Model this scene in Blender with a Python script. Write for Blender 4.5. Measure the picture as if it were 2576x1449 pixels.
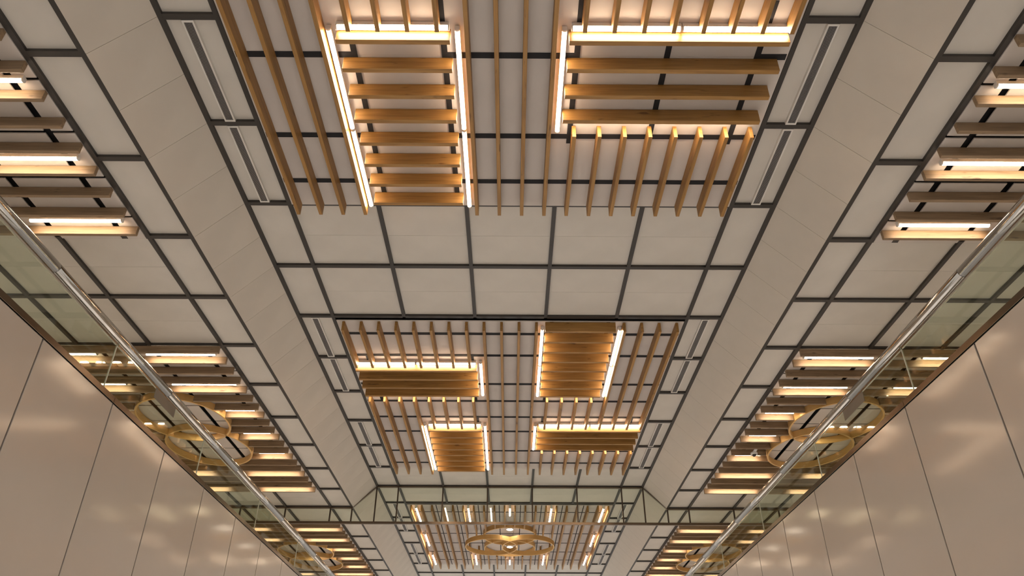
import bpy, bmesh, math, random
from mathutils import Matrix, Vector
random.seed(7)
for o in list(bpy.data.objects): bpy.data.objects.remove(o, do_unlink=True)
SC = bpy.context.scene
COL = SC.collection
ZC = 1.55                                   # eye height above the hall floor

# ------------------------------------------------------------------ camera
F, PITCH, YAW, ROLL, PY = 1616.74, 0.44570, 0.00225, 0.00356, 1169.0
cp, sp, cy, sy = math.cos(PITCH), math.sin(PITCH), math.cos(YAW), math.sin(YAW)
fwd = Vector((sy*cp, cy*cp, sp)); rgt = Vector((cy, -sy, 0)); up = rgt.cross(fwd)
r2 = math.cos(ROLL)*rgt + math.sin(ROLL)*up; u2 = -math.sin(ROLL)*rgt + math.cos(ROLL)*up
cam = bpy.data.cameras.new('camera'); camo = bpy.data.objects.new('camera', cam); COL.objects.link(camo)
m = Matrix((r2, u2, -fwd)).transposed().to_4x4(); m.translation = Vector((0.018, 0, ZC))
camo.matrix_world = m
cam.sensor_width = 36.0; cam.sensor_fit = 'HORIZONTAL'; cam.lens = F/2576*36
cam.shift_y = (PY-724.5)/2576; cam.clip_end = 200
SC.camera = camo

# ------------------------------------------------------------------ world, exposure
w = bpy.data.worlds.new('world'); SC.world = w; w.use_nodes = True
bg = w.node_tree.nodes['Background']; bg.inputs[0].default_value = (1.0, 0.93, 0.85, 1); bg.inputs[1].default_value = 0.7
SC.view_settings.view_transform = 'Standard'; SC.view_settings.look = 'None'
SC.view_settings.exposure = 0.0; SC.view_settings.gamma = 1.0; SC.view_settings.use_curve_mapping = False
SC.cycles.use_denoising = True
SC.cycles.max_bounces = 8; SC.cycles.diffuse_bounces = 4; SC.cycles.glossy_bounces = 4
SC.cycles.transparent_max_bounces = 16; SC.cycles.sample_clamp_indirect = 4.0
SC.cycles.caustics_reflective = False; SC.cycles.caustics_refractive = False
LAMP = 46.0
# added spots without fittings: they wash the pale floors, whose bounce lights the ceiling
def spot(x, y, z, tx, ty, tz, energy, angle):
    l = bpy.data.lights.new('fill_spot', 'SPOT'); l.energy = energy; l.color = (.97, .975, 1.0)
    l.spot_size = math.radians(angle); l.spot_blend = .5; l.shadow_soft_size = .25
    o = bpy.data.objects.new('fill_spot', l); COL.objects.link(o); o.location = (x, y, z+ZC)
    o.rotation_euler = Vector((tx-x, ty-y, tz-z)).to_track_quat('-Z', 'Y').to_euler()
SPOT = 1650
for yy in (-2.5, 1.0): spot(0, yy, 6.4, 0, yy+1.5, -1.55, SPOT, 62)
for yy in (6.6, 16.2): spot(0, yy, 5.6, 0, yy, -1.55, SPOT, 74)
for yy in (11.8, 20.2, 25.0): spot(0, yy, 5.2, 0, yy, -1.55, SPOT, 78)
for sx_ in (-1, 1):
    for yy in (1.2, 6.8, 12.0, 17.2): spot(sx_*8.6, yy, 6.1, sx_*7.3, yy, 3.85, SPOT*.10, 110)

# ------------------------------------------------------------------ materials
def mat(name):
    m = bpy.data.materials.new(name); m.use_nodes = True
    nt = m.node_tree; p = nt.nodes['Principled BSDF']; return m, nt, p
def noise_mix(nt, p, c1, c2, scale=3.0, detail=3, sc=(1,1,1), rough=None, lo=.35, hi=.65):
    tc = nt.nodes.new('ShaderNodeTexCoord'); mp = nt.nodes.new('ShaderNodeMapping'); mp.inputs['Scale'].default_value = sc
    nz = nt.nodes.new('ShaderNodeTexNoise'); nz.inputs['Scale'].default_value = scale; nz.inputs['Detail'].default_value = detail
    rp = nt.nodes.new('ShaderNodeValToRGB'); rp.color_ramp.elements[0].position = lo; rp.color_ramp.elements[1].position = hi
    rp.color_ramp.elements[0].color = (*c1, 1); rp.color_ramp.elements[1].color = (*c2, 1)
    L = nt.links; L.new(tc.outputs['Object'], mp.inputs[0]); L.new(mp.outputs[0], nz.inputs['Vector']); L.new(nz.outputs[0], rp.inputs[0])
    L.new(rp.outputs[0], p.inputs['Base Color'])
    return tc, mp, nz, rp
def simple(name, c, rough=.6, metal=0.0, var=.06, scale=2.0, spec=.5):
    m, nt, p = mat(name)
    noise_mix(nt, p, tuple(v*(1-var) for v in c), tuple(v*(1+var) for v in c), scale)
    p.inputs['Roughness'].default_value = rough; p.inputs['Metallic'].default_value = metal
    p.inputs['Specular IOR Level'].default_value = spec
    return m
M = {}
M['panel'] = simple('ceiling panel', (.60, .56, .505), .75, var=.03)
M['baypanel'] = simple('bay panel', (.60, .545, .50), .75, var=.03)
M['soffit'] = simple('soffit paint', (.57, .515, .445), .7, var=.03)
M['trim'] = simple('dark bronze trim', (.034, .029, .026), .5)
M['black'] = simple('black void', (.012, .011, .013), .8)
M['wall'] = simple('glossy beige wall panel', (.44, .385, .33), .5, var=.03, scale=.8)
pw = M['wall'].node_tree.nodes['Principled BSDF']; pw.inputs['Coat Weight'].default_value = 1.0; pw.inputs['Coat Roughness'].default_value = .12; pw.inputs['Coat IOR'].default_value = 1.5
M['gap'] = simple('wall joint', (.006, .007, .006), .8)
M['grille'] = simple('grille white metal', (.70, .67, .63), .4)
M['blade'] = simple('grille blade', (.34, .32, .31), .45)
M['slot'] = simple('grille slot', (.02, .018, .02), .7)
M['steel'] = simple('polished steel', (.55, .52, .48), .13, 1.0)
M['fascia'] = simple('bronze fascia', (.15, .115, .085), .25, 1.0)
M['railbronze'] = simple('curtain frame bronze', (.17, .13, .095), .3, .8)
M['mullion'] = simple('dark bronze mullion', (.07, .05, .036), .4, .3)
M['gold'] = simple('gold painted ring', (.72, .45, .17), .42, .15, var=.05)
M['white'] = simple('white plastic', (.75, .73, .70), .4)
M['plate'] = simple('grey plate', (.17, .145, .115), .5)
M['lens'] = simple('dark dome', (.02, .02, .022), .1)
M['floor'] = simple('pale stone floor', (.64, .61, .57), .4)
def wood(name, c1, c2):
    m, nt, p = mat(name)
    tc = nt.nodes.new('ShaderNodeTexCoord'); oi = nt.nodes.new('ShaderNodeObjectInfo')
    add = nt.nodes.new('ShaderNodeVectorMath'); add.operation = 'ADD'
    mul = nt.nodes.new('ShaderNodeVectorMath'); mul.operation = 'SCALE'; mul.inputs['Scale'].default_value = 37.0
    cmb = nt.nodes.new('ShaderNodeCombineXYZ')
    L = nt.links
    for i in range(3): L.new(oi.outputs['Random'], cmb.inputs[i])
    L.new(cmb.outputs[0], mul.inputs[0]); L.new(tc.outputs['Object'], add.inputs[0]); L.new(mul.outputs[0], add.inputs[1])
    mp = nt.nodes.new('ShaderNodeMapping'); mp.inputs['Scale'].default_value = (1.6, 26, 26)
    nz = nt.nodes.new('ShaderNodeTexNoise'); nz.inputs['Scale'].default_value = 1.0; nz.inputs['Detail'].default_value = 6; nz.inputs['Distortion'].default_value = .8
    rp = nt.nodes.new('ShaderNodeValToRGB'); e = rp.color_ramp.elements
    e[0].position = .34; e[0].color = (*c1, 1); e[1].position = .62; e[1].color = (*c2, 1)
    L.new(add.outputs[0], mp.inputs[0]); L.new(mp.outputs[0], nz.inputs['Vector']); L.new(nz.outputs[0], rp.inputs[0])
    # knots
    mp2 = nt.nodes.new('ShaderNodeMapping'); mp2.inputs['Scale'].default_value = (2.6, 11, 11)
    vo = nt.nodes.new('ShaderNodeTexNoise'); vo.inputs['Scale'].default_value = 1.6; vo.inputs['Detail'].default_value = 2
    rk = nt.nodes.new('ShaderNodeValToRGB'); k = rk.color_ramp.elements
    k[0].position = .66; k[0].color = (1, 1, 1, 1); k[1].position = .76; k[1].color = (.45, .40, .36, 1)
    mx = nt.nodes.new('ShaderNodeMix'); mx.data_type = 'RGBA'; mx.blend_type = 'MULTIPLY'; mx.inputs[0].default_value = 1.0
    L.new(add.outputs[0], mp2.inputs[0]); L.new(mp2.outputs[0], vo.inputs['Vector']); L.new(vo.outputs[0], rk.inputs[0])
    L.new(rp.outputs[0], mx.inputs[6]); L.new(rk.outputs[0], mx.inputs[7]); L.new(mx.outputs[2], p.inputs['Base Color'])
    p.inputs['Roughness'].default_value = .5
    return m
M['wood'] = wood('oak slat', (.27, .135, .034), (.38, .20, .054))
M['woodside'] = wood('brown oak slat', (.21, .138, .078), (.295, .20, .118))
def glass(name, tint, boost=1.0):
    m = bpy.data.materials.new(name); m.use_nodes = True; nt = m.node_tree; nt.nodes.clear()
    out = nt.nodes.new('ShaderNodeOutputMaterial'); mx = nt.nodes.new('ShaderNodeMixShader')
    t = nt.nodes.new('ShaderNodeBsdfTransparent'); t.inputs[0].default_value = (*tint, 1)
    g = nt.nodes.new('ShaderNodeBsdfGlossy'); g.inputs['Roughness'].default_value = .01
    fr = nt.nodes.new('ShaderNodeFresnel'); fr.inputs['IOR'].default_value = 1.45
    ge = nt.nodes.new('ShaderNodeNewGeometry'); ir = nt.nodes.new('ShaderNodeMapRange'); ir.inputs[3].default_value = 1.45; ir.inputs[4].default_value = 1/1.45
    nt.links.new(ge.outputs['Backfacing'], ir.inputs[0]); nt.links.new(ir.outputs[0], fr.inputs['IOR'])
    ml = nt.nodes.new('ShaderNodeMath'); ml.operation = 'MULTIPLY'; ml.inputs[1].default_value = boost; ml.use_clamp = True
    # streaks keep it procedural: faint cleaning haze on the pane
    nz = nt.nodes.new('ShaderNodeTexNoise'); nz.inputs['Scale'].default_value = 1.2
    tc = nt.nodes.new('ShaderNodeTexCoord'); nt.links.new(tc.outputs['Object'], nz.inputs['Vector'])
    rr = nt.nodes.new('ShaderNodeMapRange'); rr.inputs[3].default_value = .005; rr.inputs[4].default_value = .02
    nt.links.new(nz.outputs[0], rr.inputs[0]); nt.links.new(rr.outputs[0], g.inputs['Roughness'])
    nt.links.new(fr.outputs[0], ml.inputs[0]); nt.links.new(ml.outputs[0], mx.inputs[0])
    nt.links.new(t.outputs[0], mx.inputs[1]); nt.links.new(g.outputs[0], mx.inputs[2]); nt.links.new(mx.outputs[0], out.inputs[0])
    return m
M['glass'] = glass('balustrade glass', (.90, .945, .88), 1.0)
M['cglass'] = glass('smoke curtain glass', (.93, .955, .90), 1.0)
def emit(name, c, s):
    m = bpy.data.materials.new(name); m.use_nodes = True; nt = m.node_tree; nt.nodes.clear()
    out = nt.nodes.new('ShaderNodeOutputMaterial'); e = nt.nodes.new('ShaderNodeEmission')
    e.inputs[0].default_value = (*c, 1); e.inputs[1].default_value = s; nt.links.new(e.outputs[0], out.inputs[0]); return m
M['tube'] = emit('lit tube', (1.0, .78, .55), LAMP)
M['disc'] = emit('lit disc', (1.0, .82, .62), LAMP*.9)

# ------------------------------------------------------------------ helpers
def bm_box(bm, x0, x1, y0, y1, z0, z1):
    v = [bm.verts.new((x, y, z)) for x in (x0, x1) for y in (y0, y1) for z in (z0, z1)]
    for f in ((0,1,3,2),(4,6,7,5),(0,4,5,1),(2,3,7,6),(0,2,6,4),(1,5,7,3)): bm.faces.new([v[i] for i in f])
def bm_bev(bm, x0, x1, y0, y1, z0, z1, b):
    t = bmesh.new(); bm_box(t, x0, x1, y0, y1, z0, z1)
    bmesh.ops.recalc_face_normals(t, faces=t.faces)
    bmesh.ops.bevel(t, geom=list(t.edges), offset=b, segments=1, affect='EDGES')
    me = bpy.data.meshes.new('t'); t.to_mesh(me); t.free(); bm.from_mesh(me); bpy.data.meshes.remove(me)
def bm_cyl(bm, p0, p1, r, n=12, cap=True):
    p0, p1 = Vector(p0), Vector(p1); d = (p1-p0); a = d.normalized()
    s = a.orthogonal().normalized(); t = a.cross(s)
    R = [[bm.verts.new(q + r*(math.cos(2*math.pi*i/n)*s + math.sin(2*math.pi*i/n)*t)) for i in range(n)] for q in (p0, p1)]
    for i in range(n): 
        f = bm.faces.new((R[0][i], R[0][(i+1)%n], R[1][(i+1)%n], R[1][i])); f.smooth = True
    if cap: bm.faces.new(R[0][::-1]); bm.faces.new(R[1])
def bm_ring(bm, cx, cy_, r0, r1, z0, z1, n=72):
    P = []
    for i in range(n):
        a = 2*math.pi*i/n; c, s = math.cos(a), math.sin(a)
        P.append([bm.verts.new((cx+r*c, cy_+r*s, z)) for r, z in ((r0,z0),(r1,z0),(r1,z1),(r0,z1))])
    for i in range(n):
        A, B = P[i], P[(i+1)%n]
        for k in range(4):
            f = bm.faces.new((A[k], B[k], B[(k+1)%4], A[(k+1)%4]))
def mesh(bm, name, m):
    bmesh.ops.recalc_face_normals(bm, faces=bm.faces)
    me = bpy.data.meshes.new(name); bm.to_mesh(me); bm.free(); me.materials.append(m); return me
def obj(name, me, parent=None, loc=(0,0,0), rotz=0.0, **kw):
    o = bpy.data.objects.new(name, me); COL.objects.link(o)
    if parent: o.parent = parent
    o.location = loc; o.rotation_euler = (0, 0, rotz)
    for k, v in kw.items(): o[k] = v
    return o
def thing(name, loc=(0,0,0), rotz=0, **kw):
    return obj(name, None, None, (loc[0], loc[1], loc[2]), rotz, **kw)
CACHE = {}
def box_part(name, parent, x0, x1, y0, y1, z0, z1, m, bev=0.0, **kw):
    """one box piece, centred on its own origin; alike pieces share mesh data; z given from the camera's eye level"""
    L = (round(x1-x0, 4), round(y1-y0, 4), round(z1-z0, 4)); key = (name, L, m.name, bev)
    if key not in CACHE:
        bm = bmesh.new()
        if bev: bm_bev(bm, -L[0]/2, L[0]/2, -L[1]/2, L[1]/2, -L[2]/2, L[2]/2, bev)
        else: bm_box(bm, -L[0]/2, L[0]/2, -L[1]/2, L[1]/2, -L[2]/2, L[2]/2)
        CACHE[key] = mesh(bm, name, m)
    pl = parent.location if parent else Vector((0,0,0))
    return obj(name, CACHE[key], parent, ((x0+x1)/2-pl.x, (y0+y1)/2-pl.y, (z0+z1)/2+ZC-pl.z), **kw)

# ------------------------------------------------------------------ dimensions
HC, HS = 6.9615, 6.3455          # underside of the trims, centre and aisles (from eye level)
PU = .042                        # trims stand this far below the panels
Y0, MOD = 3.975, 1.2
R = lambda i: Y0 + MOD*i
XC = [-3.594, -3.012, -1.807, -.602, .602, 1.807, 3.012, 3.594]
XS = [4.202, 4.773, 5.97, 7.17, 8.37]
BAYS = [-3, 4, 11]               # first row index of each slatted bay (five rows each)
RMIN, RMAX = -2, 18
TW = .056
inbay = lambda r: any(b <= r < b+5 for b in BAYS)

# ------------------------------------------------------------------ shell
floor = obj('floor', None, kind='structure')
for i in range(-3, 14):
    for j in range(-2, 2):
        box_part('tile', floor, j*2.26+.004, (j+1)*2.26-.004, i*2+.004, i*2+1.996, -ZC-.05, -ZC, M['floor'])
JY = [6.33+1.2125*k for k in range(-8, 14)]
XW, ZT = 4.52, 3.772
for side, s in (('left', -1), ('right', 1)):
    wall = obj('wall_'+side, None, kind='structure')
    a, b = (s*(XW+.03), s*(XW+.09)); 
    box_part('backing', wall, min(a,b), max(a,b), JY[0], JY[-1], -ZC, ZT+.02, M['gap'])
    a, b = s*XW, s*(XW+.03)
    for k in range(len(JY)-1):
        box_part('panel', wall, min(a,b), max(a,b), JY[k]+.009, JY[k+1]-.009, -ZC+.01, ZT, M['wall'], bev=.003)
    fl = obj('floor', None, kind='structure')
    a, b = s*(XW+.02), s*9.6
    box_part('slab', fl, min(a,b), max(a,b), -3.5, 24, ZT+.02, ZT+.07, M['floor'])
    ow = obj('wall_'+side, None, kind='structure')
    for k in range(12):
        a, b = s*9.6, s*9.7
        box_part('panel', ow, min(a,b), max(a,b), -3.4+k*2.3+.01, -3.4+(k+1)*2.3-.01, ZT+.07, HS+.1, M['wall'])
    tr = obj('trim_%d' % (1 if s < 0 else 2), None, kind='structure')
    a, b = s*(XW-.004), s*(XW+.016)
    for k in range(-4, 7):
        y = 6.33+2.425*k
        box_part('segment', tr, min(a,b), max(a,b), y+.002, y+2.423, ZT+.014, ZT+.088, M['fascia'], bev=.002)
    a, b = s*(XW+.002), s*(XW+.02)

# ------------------------------------------------------------------ central ceiling
ceil = obj('ceiling', None, kind='structure')
box_part('backing', ceil, -3.62, 3.62, R(RMIN), R(RMAX), HC+.11, HC+.14, M['black'])
def tbar_y(parent, x, ya, yb, z):    # a trim running along the hall
    box_part('trim_bar', parent, x-TW/2, x+TW/2, ya, yb, z, z+.06, M['trim'])
def tbar_x(parent, xa, xb, y, z):
    box_part('trim_bar', parent, xa+TW/2, xb-TW/2, y-TW/2, y+TW/2, z+.0015, z+.06, M['trim'])
for x in (XC[0], XC[1], XC[6], XC[7]):
    for r in range(RMIN, RMAX): tbar_y(ceil, x, R(r), R(r+1), HC)
for r in range(RMIN, RMAX):
    tbar_x(ceil, XC[0], XC[1], R(r), HC); tbar_x(ceil, XC[6], XC[7], R(r), HC)
    for xa, xb in ((XC[0], XC[1]), (XC[6], XC[7])):
        box_part('panel', ceil, xa+TW/2, xb-TW/2, R(r)+TW/2, R(r+1)-TW/2, HC+PU, HC+PU+.02, M['panel'])
    if not inbay(r):
        for c in range(1, 6):
            xa, xb = XC[c], XC[c+1]
            for h in (0, 1):
                ya = R(r)+.6*h+(TW/2 if h == 0 else .0015); yb = R(r)+.6*(h+1)-(TW/2 if h else .0015)
                box_part('panel', ceil, xa+TW/2, xb-TW/2, ya, yb, HC+PU, HC+PU+.02, M['panel'])
            tbar_x(ceil, xa, xb, R(r), HC)
        for x in XC[2:6]: tbar_y(ceil, x, R(r), R(r+1), HC)
    elif not inbay(r-1):
        for c in range(1, 6): tbar_x(ceil, XC[c], XC[c+1], R(r), HC)
ZB = 6.955                                  # underside of the bay panels
def bay_panels(parent, xs, ys, gx, gy, z, m):
    for i in range(len(xs)-1):
        for j in range(len(ys)-1):
            xa = xs[i]+(gx/2 if i else 0); xb = xs[i+1]-(gx/2 if i < len(xs)-2 else 0)
            ya = ys[j]+(gy/2 if j else 0); yb = ys[j+1]-(gy/2 if j < len(ys)-2 else 0)
            box_part('panel', parent, xa, xb, ya, yb, z, z+.015, m)
XSL = [-2.975, -1.68, .71-1.42, .71, 1.68, 2.975]
YSL = [.085, .44, 1.09, 2.06, 2.71, 3.375, 4.03, 5.0, 5.665, 6.03]
bay_panels(ceil, XSL, [R(-3)-.065+v for v in YSL[4:-1]]+[R(-3)+6.0], .001, .001, ZB, M['baypanel'])
bay_panels(ceil, XSL, [R(4)+v for v in YSL], .001, .001, ZB, M['baypanel'])
ceil3 = obj('ceiling', None, kind='structure')
b = R(11); bay_panels(ceil3, [-2.975, -2.14, -1.53, -.92, -.31, .31, .92, 1.53, 2.14, 2.975], [b+v for v in (.085, .64, 1.59, 2.54, 3.49, 4.44, 5.39, 6.02)], .001, .001, ZB, M['baypanel'])
RT = .008                                   # thickness of the black carrier rails the slats are fixed to

# ------------------------------------------------------------------ sloping soffits (trims between centre and aisle ceilings)
xa_, za_, xb_, zb_ = 3.594+TW/2, HC+.004, 4.202-TW/2, HS+.004
for n, s in ((3, -1), (4, 1)):
    so = obj('trim_%d' % n, None, kind='structure')
    bm = bmesh.new()
    L = .597
    pts = [(xa_, za_), (xb_, zb_), (xb_+.01, zb_+.02), (xa_+.01, za_+.02)]
    v = [[bm.verts.new((s*x, y, z)) for x, z in pts] for y in (0, L)]
    for k in range(4): bm.faces.new((v[0][k], v[0][(k+1)%4], v[1][(k+1)%4], v[1][k]))
    bm.faces.new(v[0]); bm.faces.new(v[1])
    me = mesh(bm, 'panel', M['soffit'])
    for k in range(-4, 36):
        obj('panel', me, so, (0, Y0+.6*k+.0015, ZC))
    bm = bmesh.new(); pts = [(xa_, za_+.03), (xb_, zb_+.03), (xb_, zb_+.06), (xa_, za_+.06)]
    v = [[bm.verts.new((s*x, y, z)) for x, z in pts] for y in (R(RMIN), R(RMAX))]
    for k in range(4): bm.faces.new((v[0][k], v[0][(k+1)%4], v[1][(k+1)%4], v[1][k]))
    bm.faces.new(v[0]); bm.faces.new(v[1])
    obj('backing', mesh(bm, 'backing', M['soffit']), so, (0, 0, ZC))

# ------------------------------------------------------------------ aisle ceilings
ZBS = HS-.006
for s in (-1, 1):
    ce = obj('ceiling', None, kind='structure')
    def sx(a, b): return (min(s*a, s*b), max(s*a, s*b))
    a, b = sx(4.18, 9.6); box_part('backing', ce, a, b, R(RMIN), R(RMAX), HS+.11, HS+.14, M['black'])
    for r in range(RMIN, RMAX):
        for x in XS[:2]: tbar_y(ce, s*x, R(r), R(r+1), HS)
        a, b = sx(XS[0], XS[1]); tbar_x(ce, a, b, R(r), HS)
        box_part('panel', ce, a+TW/2, b-TW/2, R(r)+TW/2, R(r+1)-TW/2, HS+PU, HS+PU+.02, M['panel'])
        cols = [(XS[1], XS[2]), (XS[2], XS[3]), (XS[3], XS[4]), (XS[4], 9.57)]
        if not inbay(r):
            for k, (p, q) in enumerate(cols):
                a, b = sx(p, q)
                for h in (0, 1):
                    ya = R(r)+.6*h+(TW/2 if h == 0 else .0015); yb = R(r)+.6*(h+1)-(TW/2 if h else .0015)
                    box_part('panel', ce, a+TW/2, b-TW/2, ya, yb, HS+PU, HS+PU+.02, M['panel'])
                tbar_x(ce, a, b, R(r), HS)
                if k < 3: tbar_y(ce, s*q, R(r), R(r+1), HS)
        elif not inbay(r-1):
            for p, q in cols: a, b = sx(p, q); tbar_x(ce, a, b, R(r), HS)
    for bi in BAYS:
        st = R(bi); ys = [st+.065]+[st+(.25 if bi < 0 else .12)+.6*k for k in range(10)]+[st+6.02]; ys = [y for y in ys if y > R(RMIN)+.1]
        if ys[1]-ys[0] < .1: ys.pop(1)
        xs = [4.81, 5.09, 5.96, 6.85, 7.74, 9.5]
        if s < 0: xs = [-x for x in xs[::-1]]
        bay_panels(ce, xs, ys, .085, .03, ZBS, M['baypanel'])

# ------------------------------------------------------------------ slats and lamps
def rail_x(T, a, b, y, zt, wd=.06): box_part('carrier_rail', T, a, b, y-wd/2, y+wd/2, zt-RT, zt-.0005, M['black'])
def rail_y(T, x, a, b, zt, wd=.063): box_part('carrier_rail', T, x-wd/2, x+wd/2, a, b, zt-RT+.0007, zt-.0008, M['black'])
BH, BW = .192, .046
def slat(parent, ax, c, a, b, zb, h, wd, m, me_name='slat'):
    """slat along axis ax at cross position c from a to b"""
    L = round(b-a, 3); key = ('slat', L, h, wd, m.name)
    if key not in CACHE:
        bm = bmesh.new(); bm_bev(bm, -L/2, L/2, -wd/2, wd/2, 0, h, .0025); CACHE[key] = mesh(bm, 'slat', m)
    pl = parent.location
    if ax == 'x': return obj('slat', CACHE[key], parent, ((a+b)/2-pl.x, c-pl.y, zb+ZC-pl.z))
    return obj('slat', CACHE[key], parent, (c-pl.x, (a+b)/2-pl.y, zb+ZC-pl.z), math.pi/2)
LM = {}
def lamp(ax, c, a, b, z, ztop, label, group, r=.024):
    """tube light: glowing tube, two end caps, slim housing above it; root at its top centre"""
    L = round(b-a, 3); H = round(ztop-z, 3)
    key = (L, H)
    if key not in LM:
        bm = bmesh.new(); bm_cyl(bm, (-L/2+.012, 0, 0), (L/2-.012, 0, 0), r, 12); t = mesh(bm, 'tube', M['tube'])
        bm = bmesh.new(); bm_cyl(bm, (-.008, 0, 0), (.008, 0, 0), r*1.12, 12); e = mesh(bm, 'end_cap', M['white'])
        bm = bmesh.new(); bm_bev(bm, -L/2, L/2, -r*1.15, r*1.15, r*.12, max(H-.001, r*.8+.012), .002); h = mesh(bm, 'housing', M['white'])
        LM[key] = (t, e, h)
    t, e, h = LM[key]
    loc = ((a+b)/2, c, z+ZC) if ax == 'x' else (c, (a+b)/2, z+ZC)
    o = thing('tube_light', loc, 0 if ax == 'x' else math.pi/2, label=label, category='light', group=group)
    obj('tube', t, o); obj('housing', h, o)
    obj('end_cap', e, o, (-L/2+.006, 0, 0)); obj('end_cap', e, o, (L/2-.006, 0, 0))
    return o
ordn = ['first', 'second', 'third', 'fourth', 'fifth', 'sixth', 'seventh', 'eighth', 'ninth', 'tenth']
KX = [-2.85+.3*k for k in range(20)]
ZL = 6.885
def motif(start, which, name, grp):
    """the pinwheel of slats: each quadrant's slats turn against its neighbour's"""
    T = thing('slat_canopy', (0, start+3, HC+ZC-.007), label=name[0], category='ceiling slats')
    y = lambda v: start+v
    e1, b1, s2, e2, b2, s3, end = 1.235, [1.335, 1.625, 1.92, 2.22], 2.43, 3.585, [3.685, 3.975, 4.27, 4.57], 4.76, 5.96
    far_only = which == 'far'
    z = 6.755
    E = 2.96
    bars = [(3.375, -E, E), (4.03, -E, -1.68), (4.03, -.71, .71), (4.03, 2.65, E), (5.0, -E, -1.68), (5.0, -.71, E), (5.665, -E, -1.68), (5.665, -.71, E)]
    rails = [(-1.68, 3.375, 5.97), (-.71, 3.375, 5.97), (.71, 3.375, 5.0), (1.68, 3.375, 5.0), (2.65, 3.375, 5.0)]
    if not far_only:
        bars += [(.44, -E, .71), (.44, 1.68, E), (1.09, -E, .71), (1.09, 1.68, E), (2.06, -E, -2.65), (2.06, -.71, .71), (2.06, 1.68, E), (2.71, -E, E)]
        rails += [(-2.65, 1.09, 2.71), (-1.68, 1.09, 2.71), (-.71, 1.09, 2.71), (.71, .1, 2.71), (1.68, .1, 2.71)]
    for v, a, b in bars: rail_x(T, a, b, y(v)-(.095 if far_only else 0), ZB)
    for x, a, b in rails: rail_y(T, x, y(a), y(b), ZB)
    def ys(k, a, b): slat(T, 'y', KX[k], y(a), y(b), z, BH, BW, M['wood'])
    for k in (8, 9, 10, 11): ys(k, (1.0 if far_only else .1), end)
    if not far_only:
        for k in range(8): ys(k, .1, e1)
        for v in b1: slat(T, 'x', y(v), -2.89, -.625, z, BH, BW, M['wood'])
        for i in range(8): slat(T, 'x', y(.12+.3*i), .60, 1.80, z, BH, BW, M['wood'])
        for k in (16, 17, 18, 19): ys(k, .1, e2)
    else:
        for k in (16, 17, 18, 19): ys(k, s2, e2)
    for k in range(4): ys(k, s2, end)
    for k in range(4, 8): ys(k, s2, e2)
    for k in range(12, 16): ys(k, s2, e2)
    for i in range(8): slat(T, 'x', y(3.685+.298*i), -1.80, -.625, z, BH, BW, M['wood'])
    for v in b2: slat(T, 'x', y(v), .60, 2.87, z, BH, BW, M['wood'])
    for k in range(12, 20): ys(k, s3, end)
    def hl(v, a, b, lab):
        if far_only: lab = lab.replace('lower ', '')
        n = 2 if b-a > 1.5 else 1
        for i in range(n):
            q = (b-a)/n
            lamp('x', y(v), a+q*i+.004, a+q*(i+1)-.004, ZL, ZB-RT-.001, lab + (', %s half' % ('left', 'right')[i] if n == 2 else '') + ', ' + grp, 'tube lights of the '+grp)
    def vl(x, a, b, lab):
        if far_only: lab = lab.replace('lower ', '')
        n = 2 if b-a > 1.5 else 1
        for i in range(n):
            q = (b-a)/n
            lamp('y', x, y(a)+q*i+.004, y(a)+q*(i+1)-.004, ZL, ZB-RT-.001, lab + (', %s half' % ('upper', 'lower')[i] if n == 2 else '') + ', ' + grp, 'tube lights of the '+grp)
    if not far_only:
        hl(1.265, -2.90, -.63, 'tube light across the upper left slats')
        hl(2.29, -2.88, -.63, 'tube light hidden behind upper left crosswise slats')
        hl(2.29, .62, 1.80, 'tube light hidden behind upper right crosswise slats')
        vl(-.553, 1.22, 2.38, 'tube light right of the upper left crosswise slats')
        vl(.553, .2, 2.40, 'tube light left of the upper right crosswise slats')
        vl(1.89, .2, 2.40, 'tube light right of the upper right crosswise slats')
    hl(3.615, -1.80, -.63, 'tube light above the lower left crosswise slats')
    hl(3.615, .62, 2.89, 'tube light above the lower right crosswise slats')
    hl(4.64, .62, 2.87, 'tube light hidden under the lower right crosswise slats')
    vl(-1.878, 3.62, 5.93, 'tube light left of the lower left crosswise slats')
    vl(-.553, 3.62, 5.93, 'tube light right of the lower left crosswise slats')
    vl(.553, 3.62, 4.80, 'tube light left of the lower right crosswise slats')
motif(R(-3)+.03, 'far', ('nearest pinwheel of oak slats at the top of the photo',), 'nearest central bay')
motif(R(4), 'all', ('oak slat pinwheel between the plain panels and the smoke curtain',), 'middle central bay')

# third bay: lengthwise slats around a cloverleaf of rings
S3 = R(11); C3 = S3+3.0; RR = .86
T = thing('slat_canopy', (0, C3, HC+ZC-.007), label='farthest oak slat canopy, all lengthwise, behind the smoke curtain', category='ceiling slats')
def clover(x):
    h = 0
    for cx, cy_ in ((-.6, 0), (.6, 0), (0, -.62), (0, .62)):
        d = max(0, abs(x-cx)-.025)
        if d < RR: h = max(h, abs(cy_)+math.sqrt(RR*RR-d*d))
    return h
for v in (.64, 1.59, 2.54, 3.49, 4.44, 5.39): rail_x(T, -2.96, 2.96, S3+v, ZB, .035)
for x in (-2.14, -1.53, -.92, -.31, .31, .92, 1.53, 2.14): rail_y(T, x, S3+.1, S3+6.0, ZB, .025)
for k in range(20):
    h = clover(KX[k])
    if h == 0: slat(T, 'y', KX[k], S3+.1, S3+5.96, 6.755, BH, BW, M['wood'])
    else:
        slat(T, 'y', KX[k], S3+.1, C3-h-.05, 6.755, BH, BW, M['wood'])
        slat(T, 'y', KX[k], C3+h+.05, S3+5.96, 6.755, BH, BW, M['wood'])
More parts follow.
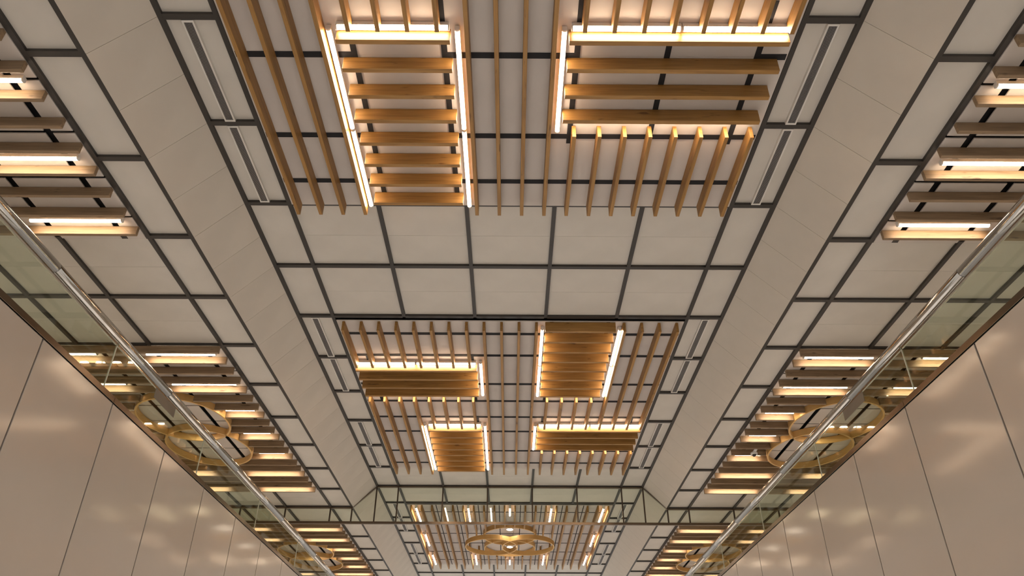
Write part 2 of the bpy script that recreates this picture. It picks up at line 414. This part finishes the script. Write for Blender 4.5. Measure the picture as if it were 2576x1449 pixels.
for x, sd in ((-2.7, 'far left'), (-1.2, 'mid left'), (0, 'central'), (1.2, 'mid right'), (2.7, 'far right')):
    l1 = .62 if x == 0 else 1.17
    lamp('y', x, S3+.02, S3+.02+l1, 6.84, ZB-RT-.001, 'tube light above the rings, %s in the row behind the smoke curtain glass' % sd, 'tube lights of the farthest bay')
    if abs(x) > 2: lamp('y', x, S3+2.3, S3+3.47, 6.84, ZB-RT-.001, 'tube light level with the hanging rings, %s' % sd, 'tube lights of the farthest bay')
    lamp('y', x, S3+5.62-l1, S3+5.62, 6.84, ZB-RT-.001, 'tube light below the rings, %s in the last row' % sd, 'tube lights of the farthest bay')
def ring_set(name, label, centre, rings, zc, hang):
    t = thing(name, (centre[0], centre[1], zc+ZC), label=label, category='ring pendant')
    for (dx, dy, z0, h) in rings:
        bm = bmesh.new(); bm_ring(bm, 0, 0, RR-.033, RR, 0, h); g = obj('ring', mesh(bm, 'ring', M['gold']), t, (dx, dy, z0-zc))
        bm = bmesh.new()
        for a in (45, 135, 225, 315):
            a = math.radians(a+10); X, Y = (RR-.016)*math.cos(a), (RR-.016)*math.sin(a)
            bm_cyl(bm, (X, Y, h), (X, Y, zc-z0-RT-.001), .004, 6)
        r_ = obj('hanger_rods', mesh(bm, 'hanger_rods', M['trim']), g)
    return t
ring_set('ring_pendant', 'cloverleaf of four gold hoops hanging behind the smoke curtain', (0, C3), [(-.6, 0, 6.63, .15), (.6, 0, 6.63, .15), (0, -.62, 6.785, .15), (0, .62, 6.785, .15)], ZB, .1)
def downlight(x, y, z, label, r=.1):
    t = thing('downlight', (x, y, z+ZC), label=label, category='light', group='round downlights over the ring pendants')
    bm = bmesh.new(); bm_ring(bm, 0, 0, r, r+.015, -.022, 0, 32); obj('rim', mesh(bm, 'rim', M['white']), t)
    bm = bmesh.new(); bm_cyl(bm, (0, 0, -.018), (0, 0, -.003), r, 32); obj('lens', mesh(bm, 'lens', M['disc']), t)
downlight(0, C3-.88, ZB, 'round white downlight above the cloverleaf rings, beneath the curtain rail')
downlight(0, C3+.88, ZB, 'round white downlight seen through the middle of the cloverleaf rings')

# aisle bays
SBH, SBW, SZ = .135, .04, 6.2
for s, sn in ((-1, 'left'), (1, 'right')):
    for bi, bn in ((-3, 'nearest'), (4, 'middle'), (11, 'farthest')):
        st = R(bi); c = st+2.86
        T = thing('slat_canopy', (s*6.4, c, HS+ZC-.006), label='%s aisle canopy of brown crosswise slats on the %s of the hall' % (bn, sn), category='ceiling slats')
        for j in range(20):
            y = st+.004+.306*j
            if bi == -3 and j < 9: continue
            if bi == 11 and y > 23.0: continue
            hx = 0
            if bi != -3:
                for dy in (-.6, .6):
                    d = max(0, abs(y-(c+dy))-.022)
                    if d < RR: hx = max(hx, math.sqrt(RR*RR-d*d))
            for a, b in (((4.80, 6.4-hx-.01), (6.4+hx+.01, 8.0)) if hx > .1 else ((4.80, 8.0),)):
                A, B = (a, b) if s > 0 else (-b, -a)
                slat(T, 'x', y, A, B, SZ, SBH, SBW, M['woodside'])
            if j % 3 == 1 and not (bi == -3 and j < 12):
                row = ordn[j//3]
                long_ = 6.4-hx > 6.0
                for (a, b, io) in ((4.92, 6.10 if long_ else 5.50, 'inner'), (6.91 if long_ else 7.42, 8.0, 'outer')):
                    A, B = (a, b) if s > 0 else (-b, -a)
                    lamp('x', y-.15, A, B, 6.29, ZBS, '%s tube light by the %s lit slat, %s aisle bay, %s side' % (io, row if bi != -3 else ordn[j//3-4], bn, sn), 'tube lights of the %s %s aisle bay' % (bn, sn), r=.021)
        if bi != -3:
            ring_set('ring_pendant', 'two interlocking gold hoops among the slats, %s bay of the %s aisle' % (bn, sn), (s*6.4, c), [(0, -.6, SZ-.01, .14), (0, .6, SZ-.01, .14)], ZBS, .1)
            downlight(s*6.42, c, ZBS, 'round downlight between the two hoops, %s bay of the %s aisle' % (bn, sn), .07)

# ------------------------------------------------------------------ air grilles
bm = bmesh.new(); w_, l_ = .062, .570
for x0, x1, y0, y1 in ((-w_, -w_+.018, -l_, l_), (w_-.018, w_, -l_, l_), (-w_+.018, w_-.018, -l_, -l_+.02), (-w_+.018, w_-.018, l_-.02, l_)):
    bm_box(bm, x0, x1, y0, y1, -.012, PU-.0085)
g_frame = mesh(bm, 'frame', M['grille'])
bm = bmesh.new(); bm_box(bm, -w_+.018, w_-.018, -l_+.02, l_-.02, -.0035, -.001); g_slot = mesh(bm, 'duct', M['slot'])
bm = bmesh.new(); bm_box(bm, -.0018, .0018, -l_+.02, l_-.02, -.0065, -.0035); g_blade = mesh(bm, 'blade', M['blade'])
for s, sn in ((-1, 'left'), (1, 'right')):
    n = 0
    for r in (0, 1, 4, 5, 7, 8, 11, 12, 14, 15):
        g = thing('air_grille', (s*3.33, R(r)+.6, HC+.008+ZC), label='white linear air grille, %s down the %s edge strip' % (ordn[n], sn), category='air grille', group='air grilles along the %s edge strip' % sn)
        obj('frame', g_frame, g, (0, 0, 0)); obj('duct', g_slot, g)
        for k in range(6): obj('blade', g_blade, g, ((k-2.5)*.0138, 0, 0))
        bm_ = None; n += 1

# ------------------------------------------------------------------ smoke curtain
YCU = R(10); ZR = 5.90
cu = thing('smoke_curtain', (0, YCU, HC+ZC), label='glass smoke curtain hanging across the whole ceiling', category='glass screen')
prof = [-8.37, -7.17, -5.97, -4.773, -4.202, -3.594, -3.012, -1.807, -.602, .602, 1.807, 3.012, 3.594, 4.202, 4.773, 5.97, 7.17, 8.37]
def ztop(x): 
    a = abs(x)
    return HC if a <= 3.6 else (HS if a >= 4.2 else HC+(HS-HC)*(a-3.594)/.608)
def part_poly(name, pts, y0, y1, m):
    bm = bmesh.new(); v = [[bm.verts.new((x, y, z-HC)) for x, z in pts] for y in (y0, y1)]
    n = len(pts)
    for k in range(n): bm.faces.new((v[0][k], v[0][(k+1)%n], v[1][(k+1)%n], v[1][k]))
    bm.faces.new(v[0]); bm.faces.new(v[1][::-1]); return obj(name, mesh(bm, name, m), cu)
for i in range(len(prof)-1):
    a, b = prof[i], prof[i+1]
    part_poly('pane', [(a+.0175, ZR+.045), (b-.0175, ZR+.045), (b-.0175, ztop(b)-.03), (a+.0175, ztop(a)-.03)], -.004, .004, M['cglass'])
    part_poly('head_rail', [(a, ztop(a)-.035), (b, ztop(b)-.035), (b, ztop(b)-.001), (a, ztop(a)-.001)], -.024, .024, M['railbronze'])
    part_poly('bottom_rail', [(a+.001, ZR-.02), (b-.001, ZR-.02), (b-.001, ZR+.045), (a+.001, ZR+.045)], -.026, .026, M['railbronze'])
for a in prof[1:-1]:
    part_poly('mullion', [(a-.018, ZR+.045), (a+.018, ZR+.045), (a+.018, ztop(a)-.03), (a-.018, ztop(a)-.03)], -.014, .014, M['mullion'])

# ------------------------------------------------------------------ balustrades
XG, ZH = 4.69, 4.675
for s, sn in ((-1, 'left'), (1, 'right')):
    t = thing('glass_balustrade', (s*XG, 9, ZT+.08+ZC), label='frameless glass balustrade with steel handrail on top of the %s wall' % sn, category='balustrade')
    z0 = ZT+.08
    for k in range(-4, 6):
        y = 6.33+2.425*k
        bm = bmesh.new(); bm_box(bm, -.006, .006, -1.2075, 1.2075, 0, 4.64-z0); obj('pane', mesh(bm, 'pane', M['glass']), t, (0, y+1.2125-9, 0))
        bm = bmesh.new(); bm_cyl(bm, (0, -1.2105, 0), (0, 1.2105, 0), .067, 40); obj('handrail', mesh(bm, 'handrail', M['steel']), t, (0, y-9, ZH-z0))
        bm = bmesh.new(); bm_cyl(bm, (0, -.0025, 0), (0, .0025, 0), .065, 24); obj('joint', mesh(bm, 'joint', M['gap']), t, (0, y+1.2125-9, ZH-z0))
        bm = bmesh.new(); bm_box(bm, -.0065, .0065, -.004, .004, 0, 4.58-z0); obj('joint_seal', mesh(bm, 'joint_seal', M['grille']), t, (0, y-9, 0))
        bm = bmesh.new(); bm_box(bm, -.011, .011, -1.2, 1.2, -.03, .012); obj('channel', mesh(bm, 'channel', M['steel']), t, (0, y+1.2125-9, 4.605-z0))
        bm = bmesh.new(); bm_box(bm, -.03, .03, -1.2, 1.2, -.005, .05); obj('shoe', mesh(bm, 'shoe', M['fascia']), t, (0, y+1.2125-9, 0))
    p = thing('sign_plate', (s*4.675, 7.525, 4.575+ZC), label='blank grey plate fixed under the %s handrail' % sn, category='plate')
    bm = bmesh.new(); bm_bev(bm, -.004, .004, -.27, .27, -.15, 0, .001); obj('board', mesh(bm, 'board', M['plate']), p)

# ------------------------------------------------------------------ dome camera
d = thing('dome_camera', (5.22, 12.28, SZ-.021+ZC), label='small white dome security camera under the right aisle slats', category='camera')
bm = bmesh.new(); bm_bev(bm, -.03, .03, -.14, .02, -.005, .02, .003); obj('bracket', mesh(bm, 'bracket', M['white']), d)
bm = bmesh.new(); bm_cyl(bm, (0, 0, -.05), (0, 0, -.004), .072, 24); obj('housing', mesh(bm, 'housing', M['white']), d)
bm = bmesh.new(); bmesh.ops.create_uvsphere(bm, u_segments=20, v_segments=10, radius=.042)
for f in bm.faces: f.smooth = True
obj('dome', mesh(bm, 'dome', M['lens']), d, (0, 0, -.055))

# ------------------------------------------------------------------ words for the setting
def say(name, lab):
    o = bpy.data.objects.get(name)
    if o: o['label'] = lab
say('ceiling', 'raised central ceiling of pale square panels in dark trims'); say('ceiling.001', 'pale ceiling panels above the hanging rings')
say('ceiling.002', 'lower ceiling over the left aisle beyond the glass balustrade'); say('ceiling.003', 'lower ceiling over the right aisle beyond the glass balustrade')
say('wall_left', 'tall glossy beige panelled wall on the left of the hall'); say('wall_right', 'tall glossy beige panelled wall on the right of the hall')
say('wall_left.001', 'outer wall of the left upper aisle'); say('wall_right.001', 'outer wall of the right upper aisle')
say('trim_1', 'bronze edge strip along the top of the left wall'); say('trim_2', 'bronze edge strip along the top of the right wall')
say('trim_3', 'plain sloping soffit left of the central ceiling'); say('trim_4', 'plain sloping soffit right of the central ceiling')
say('floor', 'pale stone floor of the lower hall'); say('floor.001', 'upper floor slab behind the left balustrade'); say('floor.002', 'upper floor slab behind the right balustrade')
